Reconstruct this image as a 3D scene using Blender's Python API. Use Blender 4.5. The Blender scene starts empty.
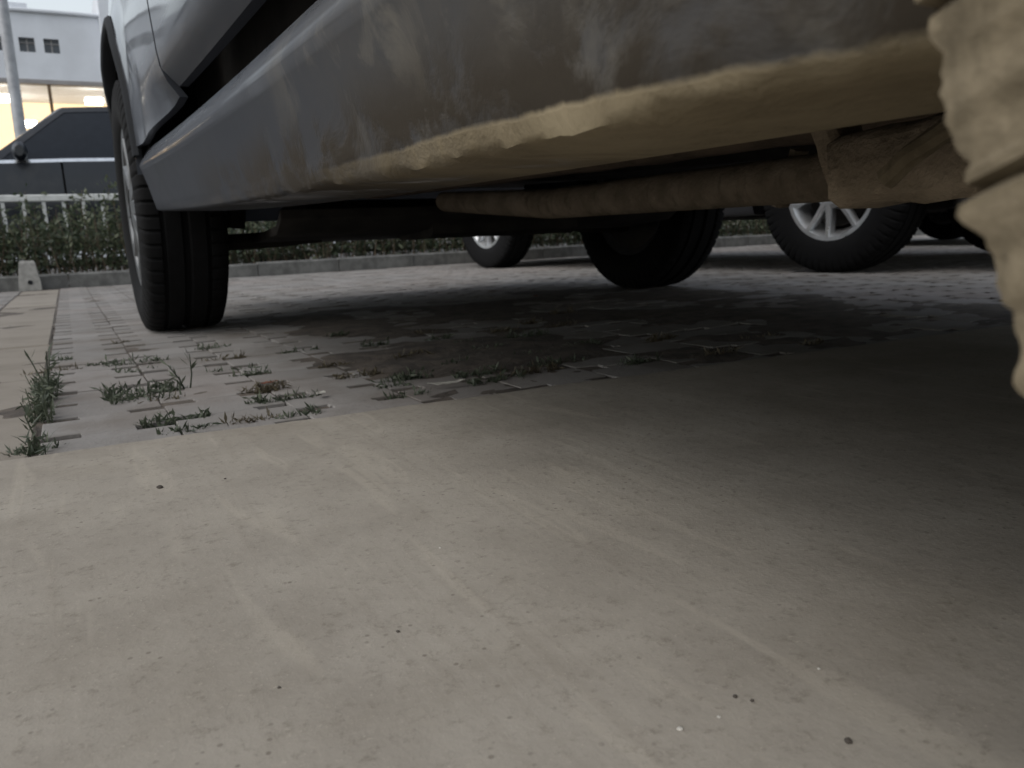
import bpy, bmesh, math, random
from mathutils import Matrix, Vector, noise

# ------------------------------------------------------------------ camera
sc = bpy.context.scene
col = sc.collection
CAMH = 0.21
M3 = Matrix(((0.87449442, 0.12671546, -0.46819089),
             (-0.48301044, 0.13939227, -0.86444821),
             (-0.04427676, 0.98209622, 0.18310266)))
cam_d = bpy.data.cameras.new('camera')
cam_d.sensor_width = 36.0
cam_d.lens = 800.0 * 36.0 / 1024.0
cam_d.clip_start = 0.01
cam_d.clip_end = 3000
cam_d.dof.use_dof = True
cam_d.dof.focus_distance = 0.6
cam_d.dof.aperture_fstop = 15
cam = bpy.data.objects.new('camera', cam_d)
cam.matrix_world = Matrix.Translation((0, 0, CAMH)) @ M3.to_4x4()
col.objects.link(cam)
sc.camera = cam

# ------------------------------------------------------------------ sky and sun
SUN_EL, SUN_AZ = math.radians(50), math.radians(258)     # azimuth from +Y, clockwise: from the left, a little behind
w = bpy.data.worlds.new('World'); sc.world = w; w.use_nodes = True
nt = w.node_tree; nt.nodes.clear()
sky = nt.nodes.new('ShaderNodeTexSky'); sky.sky_type = 'NISHITA'; sky.sun_disc = False
sky.sun_elevation = SUN_EL; sky.sun_rotation = SUN_AZ
sky.air_density = 1.6; sky.dust_density = 2.0; sky.ozone_density = 1.0
hs = nt.nodes.new('ShaderNodeHueSaturation'); hs.inputs['Saturation'].default_value = 0.38
bg = nt.nodes.new('ShaderNodeBackground'); bg.inputs['Strength'].default_value = 0.15
wo = nt.nodes.new('ShaderNodeOutputWorld')
nt.links.new(sky.outputs[0], hs.inputs['Color']); nt.links.new(hs.outputs[0], bg.inputs['Color'])
nt.links.new(bg.outputs[0], wo.inputs['Surface'])
sd = bpy.data.lights.new('sun', 'SUN'); sd.energy = 0.9; sd.angle = math.radians(70); sd.color = (1.0, 0.95, 0.87)
so = bpy.data.objects.new('sun', sd); col.objects.link(so)
sdir = Vector((math.sin(SUN_AZ) * math.cos(SUN_EL), math.cos(SUN_AZ) * math.cos(SUN_EL), math.sin(SUN_EL)))
so.rotation_euler = sdir.to_track_quat('Z', 'Y').to_euler()
so.location = sdir * 40
sc.view_settings.view_transform = 'Standard'; sc.view_settings.look = 'None'
sc.view_settings.gamma = 1.0; sc.view_settings.use_curve_mapping = False
sc.view_settings.exposure = 0.34

# ------------------------------------------------------------------ node helpers
class NB:
    def __init__(s, name):
        s.m = bpy.data.materials.new(name); s.m.use_nodes = True
        s.t = s.m.node_tree; s.t.nodes.clear()
        s.out = s.n('ShaderNodeOutputMaterial'); s.p = s.n('ShaderNodeBsdfPrincipled')
        s.l(s.p.outputs[0], s.out.inputs['Surface'])
        s.co = s.n('ShaderNodeTexCoord').outputs['Object']
    def n(s, ty): return s.t.nodes.new(ty)
    def l(s, a, b): s.t.links.new(a, b)
    def put(s, sock, v):
        if isinstance(v, bpy.types.NodeSocket): s.l(v, sock)
        elif isinstance(v, tuple) and len(v) == 3: sock.default_value = (*v, 1) if len(sock.default_value) == 4 else v
        else: sock.default_value = v
    def set(s, **k):
        for a, b in k.items(): s.put(s.p.inputs[a.replace('_', ' ')], b)
        return s.m
    def math(s, op, a, b=0.0, clamp=False):
        n = s.n('ShaderNodeMath'); n.operation = op; n.use_clamp = clamp
        s.put(n.inputs[0], a); s.put(n.inputs[1], b); return n.outputs[0]
    def ramp(s, v, a, b, c=0.0, d=1.0):
        n = s.n('ShaderNodeMapRange'); n.interpolation_type = 'SMOOTHSTEP'
        for i, q in enumerate((v, a, b, c, d)): s.put(n.inputs[i], q)
        return n.outputs[0]
    def noise(s, scale, detail=3, rough=.55, vec=None, dist=0.0):
        n = s.n('ShaderNodeTexNoise'); n.inputs['Scale'].default_value = scale
        n.inputs['Detail'].default_value = detail; n.inputs['Roughness'].default_value = rough
        n.inputs['Distortion'].default_value = dist
        s.l(vec if vec is not None else s.co, n.inputs['Vector']); return n.outputs[0]
    def scaled(s, sc_, vec=None, rot=(0, 0, 0)):
        n = s.n('ShaderNodeMapping'); n.inputs['Scale'].default_value = sc_; n.inputs['Rotation'].default_value = rot
        s.l(vec if vec is not None else s.co, n.inputs['Vector']); return n.outputs[0]
    def mix(s, f, a, b):
        n = s.n('ShaderNodeMix'); n.data_type = 'RGBA'
        s.put(n.inputs[0], f); s.put(n.inputs[6], a); s.put(n.inputs[7], b); return n.outputs[2]
    def mixf(s, f, a, b):
        n = s.n('ShaderNodeMix'); n.data_type = 'FLOAT'
        s.put(n.inputs[0], f); s.put(n.inputs[2], a); s.put(n.inputs[3], b); return n.outputs[0]
    def xyz(s, vec=None):
        n = s.n('ShaderNodeSeparateXYZ'); s.l(vec if vec is not None else s.co, n.inputs[0]); return n.outputs
    def bump(s, h, strength=.4, dist=.005):
        n = s.n('ShaderNodeBump'); n.inputs['Strength'].default_value = strength; n.inputs['Distance'].default_value = dist
        s.l(h, n.inputs['Height']); s.l(n.outputs[0], s.p.inputs['Normal'])

def simple(name, c, rough=.6, metal=0.0, var=.25, scale=20, bump=0.0, bd=.003, coat=0.0, spec=.5):
    b = NB(name)
    f = b.noise(scale, 4, .6)
    d = tuple(x * (1 - var) for x in c); e = tuple(min(1, x * (1 + var)) for x in c)
    b.set(Base_Color=b.mix(b.ramp(f, .3, .7), d, e), Roughness=b.mixf(f, max(.02, rough - .1), min(1, rough + .1)), Metallic=metal)
    b.p.inputs['Coat Weight'].default_value = coat; b.p.inputs['Coat Roughness'].default_value = .08
    b.p.inputs['Specular IOR Level'].default_value = spec
    if bump: b.bump(b.noise(scale * 3, 5, .65), bump, bd)
    return b.m
MAT = {}
MAT['rubber'] = simple('rubber', (.0038, .0038, .0042), .9, var=.35, scale=30, bump=.3, spec=.2)
MAT['dark'] = simple('dark_plastic', (.009, .010, .012), .8, var=.3, scale=12, spec=.2)
MAT['under'] = simple('underbody', (.03, .027, .024), .85, var=.5, scale=9, bump=.3)
MAT['alloy'] = simple('alloy', (.62, .63, .64), .3, metal=.8, var=.12, scale=15)
MAT['steel'] = simple('steel', (.13, .135, .14), .45, metal=.7, var=.2, scale=25)
MAT['chrome'] = simple('chrome', (.7, .71, .72), .18, metal=1, var=.08)
MAT['glass_car'] = simple('tinted_glass', (.010, .013, .018), .08, var=.1, spec=.3)
MAT['lens'] = simple('lamp_lens', (.5, .52, .55), .12, var=.2, scale=40, coat=.8)
MAT['redlens'] = simple('red_lens', (.25, .012, .012), .15, var=.2, coat=.8)
MAT['white_metal'] = simple('white_paint', (.50, .51, .50), .5, var=.12, scale=14, bump=.1)
MAT['kerbstone'] = simple('kerb_concrete', (.11, .11, .105), .9, var=.35, scale=14, bump=.5)
MAT['pale_concrete'] = simple('pale_concrete', (.24, .235, .22), .9, var=.2, scale=30, bump=.4)
MAT['soil'] = simple('soil', (.06, .047, .035), .95, var=.5, scale=18, bump=.8, bd=.01)
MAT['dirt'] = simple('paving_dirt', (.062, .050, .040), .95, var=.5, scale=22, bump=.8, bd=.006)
MAT['asphalt'] = simple('asphalt', (.05, .05, .052), .9, var=.3, scale=25, bump=.4)
MAT['grey_pole'] = simple('galvanised_pole', (.30, .31, .33), .5, metal=.3, var=.2, scale=8)
MAT['facade'] = simple('facade', (.60, .63, .68), .8, var=.08, scale=.6)
MAT['trim'] = simple('facade_trim', (.26, .25, .25), .7, var=.1, scale=2)
MAT['winglass'] = simple('window_glass', (.05, .06, .075), .15, var=.2, scale=2)
MAT['bronze'] = simple('bronze_frame', (.12, .075, .04), .5, metal=.3, var=.2)
MAT['pebble_dark'] = simple('pebble_dark', (.05, .042, .035), .9, var=.4, scale=90, bump=.4)
MAT['pebble_pale'] = simple('pebble_pale', (.40, .385, .35), .85, var=.2, scale=90, bump=.3)
MAT['leaf_dry'] = simple('dry_leaf', (.16, .05, .025), .8, var=.4, scale=60)
MAT['twig'] = simple('twig', (.10, .075, .05), .9, var=.4, scale=60)

def mud_mat(name, c1, c2, scale, bs=.9, bd=.008):
    b = NB(name)
    n1 = b.noise(scale, 5, .62); n2 = b.noise(scale * 6, 4, .65)
    streak = b.noise(scale * 2.6, 5, .65, vec=b.scaled((1, 1, .25)))
    base = b.mix(b.ramp(n1, .32, .68), c1, c2)
    base = b.mix(b.ramp(streak, .52, .72, 0, .55), base, tuple(x * .42 for x in c1))
    base = b.mix(b.ramp(n2, .58, .75, 0, .4), base, tuple(min(1, x * 1.35) for x in c2))
    b.set(Base_Color=base, Roughness=.95)
    b.p.inputs['Specular IOR Level'].default_value = .2
    b.bump(b.math('ADD', n1, b.math('MULTIPLY', n2, .35)), bs, bd)
    return b.m
MAT['mud'] = mud_mat('caked_mud', (.105, .085, .056), (.19, .157, .107), 30, .55, .005)
MAT['mud_brown'] = mud_mat('brown_mud', (.21, .17, .122), (.33, .27, .20), 18)
MAT['mud_dark'] = mud_mat('dark_mud', (.065, .05, .038), (.12, .09, .066), 12)

def paint(name, c, metal=.5, rough=.32, dirt=None):
    b = NB(name)
    base = b.mix(b.ramp(b.noise(3, 3), .3, .7), tuple(x * .93 for x in c), tuple(x * 1.05 for x in c))
    if not dirt:
        dust = b.ramp(b.noise(6, 5, .6), .45, .75, 0, .08)
        b.set(Base_Color=b.mix(dust, base, (.18, .16, .14)), Roughness=b.mixf(dust, rough, .8), Metallic=metal)
        b.p.inputs['Coat Weight'].default_value = .15; b.p.inputs['Coat Roughness'].default_value = .05
        return b.m
    X, Y, Z = b.xyz()
    # dusty film: strongest near the rear wheel and low down, thinning forward and up
    zr = b.math('SUBTRACT', Z, b.math('MULTIPLY', b.math('POWER', b.math('MAXIMUM', b.math('SUBTRACT', Y, .2), 0.0), 2), .012))
    blot = b.noise(9, 6, .65, dist=.4); fine = b.noise(45, 5, .7); big = b.noise(4.0, 3, .5)
    film = b.math('MULTIPLY', b.ramp(Y, .40, 1.15, 1.0, .03), b.ramp(zr, .40, .72, 1.0, .35))
    film = b.math('MULTIPLY', film, b.ramp(b.math('ADD', blot, b.math('MULTIPLY', fine, .35)), .35, .95, .35, 1.0), clamp=True)
    base = b.mix(b.ramp(zr, .345, .372, .6, .35), base, (.048, .052, .061))
    c1 = b.mix(film, base, (.082, .076, .068))
    # dark wet splash above the caked band
    edge = b.math('ADD', b.math('MULTIPLY', b.math('SUBTRACT', big, .5), .035), b.math('MULTIPLY', b.math('SUBTRACT', fine, .5), .009))
    zd = b.math('ADD', zr, edge)
    wet = b.math('MULTIPLY', b.ramp(zd, .274, .325, 1.0, 0.0), b.ramp(Y, .85, 1.7, 1.0, .0))
    wet = b.math('MULTIPLY', wet, b.ramp(blot, .38, .52, .15, 1.0))
    c1 = b.mix(b.math('MULTIPLY', b.math('MULTIPLY', film, b.ramp(b.noise(16, 5, .62, dist=.5), .52, .64)), .75), c1, (.165, .152, .128))
    c2 = b.mix(wet, c1, (.040, .033, .025))
    # thick pale mud on the lowest edge
    ed2 = b.math('ADD', b.math('MULTIPLY', b.math('SUBTRACT', b.noise(9, 5, .6), .5), .012), b.math('MULTIPLY', b.math('SUBTRACT', fine, .5), .004))
    zm = b.math('ADD', b.math('ADD', zr, ed2), b.ramp(Y, .32, .56, .0085, .0))
    cake = b.math('MULTIPLY', b.ramp(zm, .2605, .2640, 1.0, 0.0), b.ramp(Y, .50, .95, 1.0, 0.0))
    mudc = b.mix(b.ramp(blot, .3, .7), (.17, .137, .088), (.275, .228, .15))
    c3 = b.mix(cake, c2, mudc)
    rough_s = b.mixf(b.math('MAXIMUM', b.math('MAXIMUM', film, wet), b.math('MAXIMUM', cake, b.ramp(zr, .345, .38, .9, .0))), rough, .92)
    cover = b.math('MAXIMUM', b.math('MULTIPLY', film, .85), b.math('MAXIMUM', wet, cake))
    grime = b.math('ADD', b.math('ADD', b.ramp(zr, .345, .372, .92, .50), b.ramp(zr, .405, .43, .0, .42)), b.ramp(zr, .475, .55, .0, -.87))
    grime = b.math('MULTIPLY', grime, b.ramp(b.noise(14, 4, .6), .25, .6, .8, 1.0), clamp=True)
    cover = b.math('MAXIMUM', cover, grime)
    clean = b.math('SUBTRACT', 1.0, cover, clamp=True)
    b.set(Base_Color=c3, Roughness=rough_s, Metallic=b.math('MULTIPLY', clean, metal))
    b.put(b.p.inputs['Coat Weight'], b.math('MULTIPLY', clean, 1.0))
    b.put(b.p.inputs['Specular IOR Level'], b.mixf(clean, .15, .24))
    b.p.inputs['Coat Roughness'].default_value = .07
    b.bump(b.math('ADD', b.math('MULTIPLY', b.math('ADD', cake, wet), blot), b.math('MULTIPLY', b.math('MULTIPLY', cake, fine), .5)), .4, .004)
    return b.m
MAT['paint_main'] = paint('grey_muddy_paint', (.036, .040, .050), .1, .42, dirt=True)
MAT['paint_next'] = paint('dark_grey_paint', (.05, .05, .055), .4)
MAT['paint_third'] = paint('black_paint', (.025, .026, .03), .3)
MAT['paint_street'] = paint('navy_paint', (.006, .009, .015), .1)

def concrete_mat():
    b = NB('concrete')
    mid = b.noise(9, 6, .65); fine = b.noise(110, 6, .75); grit = b.noise(420, 3, .6); cloud = b.noise(3.0, 7, .66, dist=.5)
    brush = b.noise(1.0, 4, .6, vec=b.scaled((70, 3.2, 1), rot=(0, 0, math.radians(2))), dist=.4)
    scratch = b.noise(1.0, 2, .5, vec=b.scaled((30, 4, 1), rot=(0, 0, math.radians(-3))), dist=.5)
    pore = b.n('ShaderNodeTexVoronoi'); pore.inputs['Scale'].default_value = 95; b.l(b.co, pore.inputs['Vector'])
    base = b.mix(b.ramp(mid, .3, .7), (.235, .214, .184), (.285, .262, .226))
    base = b.mix(b.ramp(cloud, .45, .68, 0, .5), base, (.185, .163, .132))
    base = b.mix(b.ramp(cloud, .30, .45, .45, 0), base, (.28, .255, .215))
    base = b.mix(b.ramp(brush, .52, .72, 0, .17), base, (.16, .138, .11))
    base = b.mix(b.math('MULTIPLY', b.ramp(scratch, .58, .66, 0, .34), b.ramp(scratch, .66, .72, 1, 0)), base, (.34, .31, .26))
    base = b.mix(b.ramp(fine, .52, .72, 0, .5), base, (.125, .108, .085))
    base = b.mix(b.ramp(fine, .30, .42, .35, 0), base, (.31, .28, .235))
    base = b.mix(b.math('MULTIPLY', b.ramp(pore.outputs[0], .08, .16, .6, 0), b.ramp(mid, .45, .6)), base, (.10, .085, .068))
    base = b.mix(b.ramp(grit, .64, .72, 0, .5), base, (.36, .33, .28))
    b.set(Base_Color=base, Roughness=.93)
    b.p.inputs['Specular IOR Level'].default_value = .07
    h = b.math('ADD', b.math('MULTIPLY', brush, .3), b.math('ADD', b.math('MULTIPLY', fine, .8), b.math('MULTIPLY', mid, .6)))
    b.bump(b.math('ADD', h, b.math('MULTIPLY', grit, .3)), .28, .003)
    return b.m
MAT['concrete'] = concrete_mat()

def paver_mat():
    b = NB('paver')
    oi = b.n('ShaderNodeObjectInfo').outputs['Random']; isl = b.n('ShaderNodeNewGeometry').outputs['Random Per Island']
    r = b.math('FRACT', b.math('ADD', oi, isl))
    geo = b.n('ShaderNodeNewGeometry').outputs['Position']
    mid = b.noise(7, 5, .6, vec=geo); fine = b.noise(140, 4, .7, vec=geo); big = b.noise(1.1, 3, .5, vec=geo)
    base = b.mix(r, (.172, .164, .156), (.215, .206, .197))
    base = b.mix(b.ramp(mid, .42, .7, 0, .6), base, (.105, .09, .074))
    base = b.mix(b.ramp(big, .45, .7, 0, .4), base, (.235, .20, .18))
    base = b.mix(b.ramp(fine, .55, .75, 0, .4), base, (.09, .08, .07))
    b.set(Base_Color=base, Roughness=.92); b.p.inputs['Specular IOR Level'].default_value = .25
    b.bump(b.math('ADD', fine, mid), .5, .003)
    return b.m
MAT['paver'] = paver_mat()
def slab_mat():
    b = NB('slab')
    oi = b.n('ShaderNodeObjectInfo').outputs['Random']
    mid = b.noise(6, 5, .6); fine = b.noise(150, 4, .7)
    base = b.mix(oi, (.185, .165, .14), (.215, .193, .165))
    base = b.mix(b.ramp(mid, .42, .7, 0, .5), base, (.13, .113, .09))
    base = b.mix(b.ramp(fine, .58, .75, 0, .3), base, (.17, .15, .12))
    b.set(Base_Color=base, Roughness=.92); b.p.inputs['Specular IOR Level'].default_value = .25
    b.bump(fine, .4, .002); return b.m
MAT['slab'] = slab_mat()

def leaf_mat(name, c1, c2):
    b = NB(name)
    r = b.n('ShaderNodeNewGeometry').outputs['Random Per Island']
    b.set(Base_Color=b.mix(b.math('POWER', r, 1.5), c1, c2), Roughness=.55)
    b.p.inputs['Specular IOR Level'].default_value = .35
    tr = b.n('ShaderNodeBsdfTranslucent'); b.put(tr.inputs[0], b.mix(r, tuple(x * 1.2 for x in c1), tuple(x * 1.2 for x in c2)))
    ms = b.n('ShaderNodeMixShader'); ms.inputs[0].default_value = .25
    b.l(b.p.outputs[0], ms.inputs[1]); b.l(tr.outputs[0], ms.inputs[2]); b.l(ms.outputs[0], b.out.inputs['Surface'])
    return b.m
MAT['leaf'] = leaf_mat('hedge_leaf', (.028, .044, .024), (.105, .118, .07))
MAT['weed'] = leaf_mat('weed_leaf', (.040, .052, .034), (.10, .115, .078))
MAT['weed_dry'] = leaf_mat('dry_weed', (.06, .05, .035), (.13, .11, .07))

def emis(name, c, s):
    b = NB(name); b.set(Base_Color=(.5, .45, .4)); b.p.inputs['Emission Color'].default_value = (*c, 1)
    b.p.inputs['Emission Strength'].default_value = s; return b.m
MAT['lit_wall'] = emis('lit_showroom_wall', (1.0, .66, .30), 1.15)
MAT['lamp'] = emis('showroom_lamp', (1.0, .93, .8), 9)
def glass_mat():
    b = NB('shop_glass'); gl = b.n('ShaderNodeBsdfGlossy'); gl.inputs['Roughness'].default_value = .02
    tp = b.n('ShaderNodeBsdfTransparent'); ms = b.n('ShaderNodeMixShader'); ms.inputs[0].default_value = .08
    b.l(tp.outputs[0], ms.inputs[1]); b.l(gl.outputs[0], ms.inputs[2]); b.l(ms.outputs[0], b.out.inputs['Surface']); return b.m
MAT['shop_glass'] = glass_mat()

# ------------------------------------------------------------------ mesh helpers
def link(name, me, mat=None, parent=None, kind=None, smooth=False, sharp=35):
    if mat: me.materials.append(MAT[mat] if isinstance(mat, str) else mat)
    if smooth:
        me.polygons.foreach_set('use_smooth', [True] * len(me.polygons))
        me.set_sharp_from_angle(angle=math.radians(sharp))
    o = bpy.data.objects.new(name, me); col.objects.link(o)
    if parent: o.parent = parent
    if kind: o['kind'] = kind
    return o
def mesh(verts, faces, name='m'):
    me = bpy.data.meshes.new(name); me.from_pydata([tuple(v) for v in verts], [], faces); me.update(); return me
def empty(name, loc=(0, 0, 0), rz=0, parent=None):
    o = bpy.data.objects.new(name, None); col.objects.link(o); o.location = loc; o.rotation_euler = (0, 0, rz)
    o.empty_display_size = .1
    if parent: o.parent = parent
    return o
def tag(o, label, cat, group=None):
    o['label'] = label; o['category'] = cat
    if group: o['group'] = group
    return o
class MB:
    def __init__(s): s.v = []; s.f = []
    def add(s, vs, fs):
        o = len(s.v); s.v += [tuple(v) for v in vs]; s.f += [tuple(i + o for i in f) for f in fs]; return s
    def box(s, x0, x1, y0, y1, z0, z1, bev=0.0, mat=None):
        if bev <= 0:
            vs = [(x, y, z) for x in (x0, x1) for y in (y0, y1) for z in (z0, z1)]
            fs = [(0, 1, 3, 2), (4, 6, 7, 5), (0, 4, 5, 1), (2, 3, 7, 6), (0, 2, 6, 4), (1, 5, 7, 3)]
        else:
            b = bev
            ring = lambda d, z: [(x0 + d + (b if d == 0 else 0) * 0, y0 + d, z), (x1 - d, y0 + d, z), (x1 - d, y1 - d, z), (x0 + d, y1 - d, z)]
            vs = ring(b, z0) + ring(0, z0 + b) + ring(0, z1 - b) + ring(b, z1)
            fs = [(3, 2, 1, 0), (12, 13, 14, 15)]
            for k in range(3):
                for i in range(4):
                    j = (i + 1) % 4; fs.append((4 * k + i, 4 * k + j, 4 * k + 4 + j, 4 * k + 4 + i))
        if mat is not None: vs = [mat @ Vector(v) for v in vs]
        return s.add(vs, fs)
    def tube(s, pts, r, n=10, cap=True):
        pts = [Vector(p) for p in pts]; vs = []; fs = []
        rr = r if isinstance(r, (list, tuple)) else [r] * len(pts)
        up = Vector((0, 0, 1)); prev = None
        for i, p in enumerate(pts):
            d = (pts[min(i + 1, len(pts) - 1)] - pts[max(i - 1, 0)]).normalized()
            a = d.cross(up if abs(d.z) < .95 else Vector((1, 0, 0))).normalized(); b = d.cross(a)
            for k in range(n):
                t = 2 * math.pi * k / n; vs.append(p + (a * math.cos(t) + b * math.sin(t)) * rr[i])
        for i in range(len(pts) - 1):
            for k in range(n):
                fs.append((i * n + k, i * n + (k + 1) % n, (i + 1) * n + (k + 1) % n, (i + 1) * n + k))
        if cap: fs += [tuple(range(n - 1, -1, -1)), tuple((len(pts) - 1) * n + k for k in range(n))]
        return s.add(vs, fs)
    def prism(s, poly, z0, z1, bev=0.0):
        n = len(poly); c = Vector((sum(p[0] for p in poly) / n, sum(p[1] for p in poly) / n))
        vs = [(p[0], p[1], z0) for p in poly] + [(p[0], p[1], z1 - bev) for p in poly]; fs = []
        for i in range(n): fs.append((i, (i + 1) % n, n + (i + 1) % n, n + i))
        if bev:
            for i, p in enumerate(poly):
                a = Vector(poly[i - 1]); q = Vector(p); e = Vector(poly[(i + 1) % n])
                n1 = Vector((-(q - a).y, (q - a).x)).normalized(); n2 = Vector((-(e - q).y, (e - q).x)).normalized()
                vs.append((q.x + (n1 + n2).x * bev, q.y + (n1 + n2).y * bev, z1))
            for i in range(n): fs.append((n + i, n + (i + 1) % n, 2 * n + (i + 1) % n, 2 * n + i))
            fs.append(tuple(2 * n + i for i in range(n)))
        else: fs.append(tuple(n + i for i in range(n)))
        return s.add(vs, fs)
    def mesh(s): return mesh(s.v, s.f)
    def build(s, name, mat, parent=None, kind=None, smooth=False, sharp=35):
        return link(name, s.mesh(), mat, parent, kind, smooth, sharp)

def grid(cols, flange=None, closed=False):
    """cols: columns of points; flange: vector added to a duplicated border loop"""
    nu, nv = len(cols), len(cols[0]); vs = [p for c in cols for p in c]; fs = []
    for i in range(nu - 1):
        for j in range(nv - 1): fs.append((i * nv + j, (i + 1) * nv + j, (i + 1) * nv + j + 1, i * nv + j + 1))
    if flange is not None:
        loop = [i * nv for i in range(nu)] + [(nu - 1) * nv + j for j in range(1, nv)] + \
               [i * nv + nv - 1 for i in range(nu - 2, -1, -1)] + [j for j in range(nv - 2, 0, -1)]
        o = len(vs); fl = Vector(flange); n = len(loop)
        vs += [Vector(vs[k]) + fl for k in loop]
        for i in range(n): j = (i + 1) % n; fs.append((loop[i], loop[j], o + j, o + i))
    return vs, fs

# ------------------------------------------------------------------ setting
def slab_sheet(name, mat, pts, z, kind='structure'):
    me = mesh([(p[0], p[1], z) for p in pts], [tuple(range(len(pts)))]); return link(name, me, mat, None, kind)
slab_sheet('ground', 'soil', [(-400, -400), (400, -400), (400, 600), (-400, 600)], -.06)
EDGE = lambda x: .958 - .066 * x
cr = MB()
ex = [-14, -6] + [-2.5 + .012 * i for i in range(600)] + [7, 14]
ey = [EDGE(x) + .007 * noise.noise((x * 6, 0, 0)) + .004 * noise.noise((x * 25, 4, 0)) + .002 * noise.noise((x * 70, 9, 0)) for x in ex]
n_ = len(ex)
vs = [(x, -14, .006) for x in ex] + [(x, y - .02, .006) for x, y in zip(ex, ey)] + [(x, y - .004, .0045) for x, y in zip(ex, ey)] + [(x, y, -.001) for x, y in zip(ex, ey)] + [(x, y + .002, -.05) for x, y in zip(ex, ey)]
cr.add(vs, [(k * n_ + i, k * n_ + i + 1, (k + 1) * n_ + i + 1, (k + 1) * n_ + i) for k in range(4) for i in range(n_ - 1)])
cr.build('concrete_driveway', 'concrete', None, 'structure')

random.seed(4)
# parking-bay paving: soil bed with a paver object for each near piece
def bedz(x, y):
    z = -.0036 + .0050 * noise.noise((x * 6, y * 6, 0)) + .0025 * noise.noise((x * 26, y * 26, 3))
    # dark soil off the muddy car, raised over the pavers to deepen its shadow
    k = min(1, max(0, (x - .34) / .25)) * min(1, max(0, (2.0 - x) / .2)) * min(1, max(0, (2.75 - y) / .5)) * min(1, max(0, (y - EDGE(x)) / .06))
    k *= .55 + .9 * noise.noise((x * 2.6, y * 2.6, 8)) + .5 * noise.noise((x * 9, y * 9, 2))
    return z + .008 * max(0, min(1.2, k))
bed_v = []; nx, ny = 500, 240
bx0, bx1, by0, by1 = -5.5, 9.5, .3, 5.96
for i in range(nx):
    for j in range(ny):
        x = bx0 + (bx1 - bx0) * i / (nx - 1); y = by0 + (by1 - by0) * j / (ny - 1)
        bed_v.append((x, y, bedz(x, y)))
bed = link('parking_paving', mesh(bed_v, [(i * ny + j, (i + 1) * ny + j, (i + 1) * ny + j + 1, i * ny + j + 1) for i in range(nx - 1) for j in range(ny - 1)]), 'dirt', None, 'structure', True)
PW, PL = .147, .116
def paver_poly():
    hx, hy, cx_, cy_ = PW / 2 - .0015, PL / 2 - .0006, .042, .0135
    return [(-hx + cx_, -hy), (hx - cx_, -hy), (hx - cx_, -hy + cy_), (hx, -hy + cy_), (hx, hy - cy_), (hx - cx_, hy - cy_),
            (hx - cx_, hy), (-hx + cx_, hy), (-hx + cx_, hy - cy_), (-hx, hy - cy_), (-hx, -hy + cy_), (-hx + cx_, -hy + cy_)]
pm = MB().prism(paver_poly(), -.05, 0, .001).mesh(); pm.materials.append(MAT['paver'])
cells = []
k0 = -.055
xcols = [k0 + PW * (i + .5) for i in range(0, 62)] + [-.265 - PW * (i + .5) for i in range(0, 33)]
for ci, x in enumerate(xcols):
    y = .88 + .03 * math.sin(ci * 2.3)
    while y < 5.88:
        if y > EDGE(x) - .07: cells.append((x, y))
        y += PL
def vis(c):
    x, y = c; a = math.degrees(math.atan2(x, y)); d = math.hypot(x, y)
    return (-4 < a < 62), d
near = sorted([c for c in cells if vis(c)[0]], key=lambda c: vis(c)[1])[:298]
nearset = set(near)
for (x, y) in near:
    o = bpy.data.objects.new('paver', pm); col.objects.link(o); o.parent = bed
    o.location = (x + random.uniform(-.0015, .0015), y + random.uniform(-.0015, .0015), random.uniform(-.0012, .0006))
    o.rotation_euler = (random.uniform(-.007, .007), random.uniform(-.007, .007), random.uniform(-.012, .012))
rest = MB(); poly = paver_poly()
for c in cells:
    if c in nearset: continue
    dz = random.uniform(-.0015, .0006)
    rest.prism([(p[0] + c[0], p[1] + c[1]) for p in poly], -.02 + dz, dz, .001)
rest.build('far_pavers', 'paver', bed, 'stuff')
# plain border slabs beside the first paver column
sm = MB().box(-.1015, .1015, -.2965, .2965, -.05, 0, .004).mesh(); sm.materials.append(MAT['slab'])
for i in range(9):
    o = bpy.data.objects.new('border_slab', sm); col.objects.link(o); o.parent = bed
    o.location = (-.16, .72 + .6 * i, .0005 - .0015 * (i % 3)); o.rotation_euler = (random.uniform(-.004, .004), 0, random.uniform(-.003, .003))

# kerb at the head of the bays, one stone after another
kerb = MB().box(-6, 10, 5.985, 6.075, -.05, .02).build('kerb', 'soil', None, 'structure')
km = MB().box(-.297, .297, -.055, .055, -.05, .095, .012).mesh(); km.materials.append(MAT['kerbstone'])
for i in range(27):
    o = bpy.data.objects.new('kerb_stone', km); col.objects.link(o); o.parent = kerb
    o.location = (-6 + .3 + .6 * i, 6.03 + random.uniform(-.006, .006), random.uniform(-.006, .004)); o.rotation_euler = (0, 0, random.uniform(-.008, .008))
slab_sheet('planting_bed', 'soil', [(-8, 6.08), (12, 6.08), (12, 7.3), (-8, 7.3)], .05)
slab_sheet('road', 'asphalt', [(-60, 7.3), (80, 7.3), (80, 17), (-60, 17)], -.02)
slab_sheet('pavement', 'kerbstone', [(-60, 17), (80, 17), (80, 33.5), (-60, 33.5)], .05)

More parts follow.
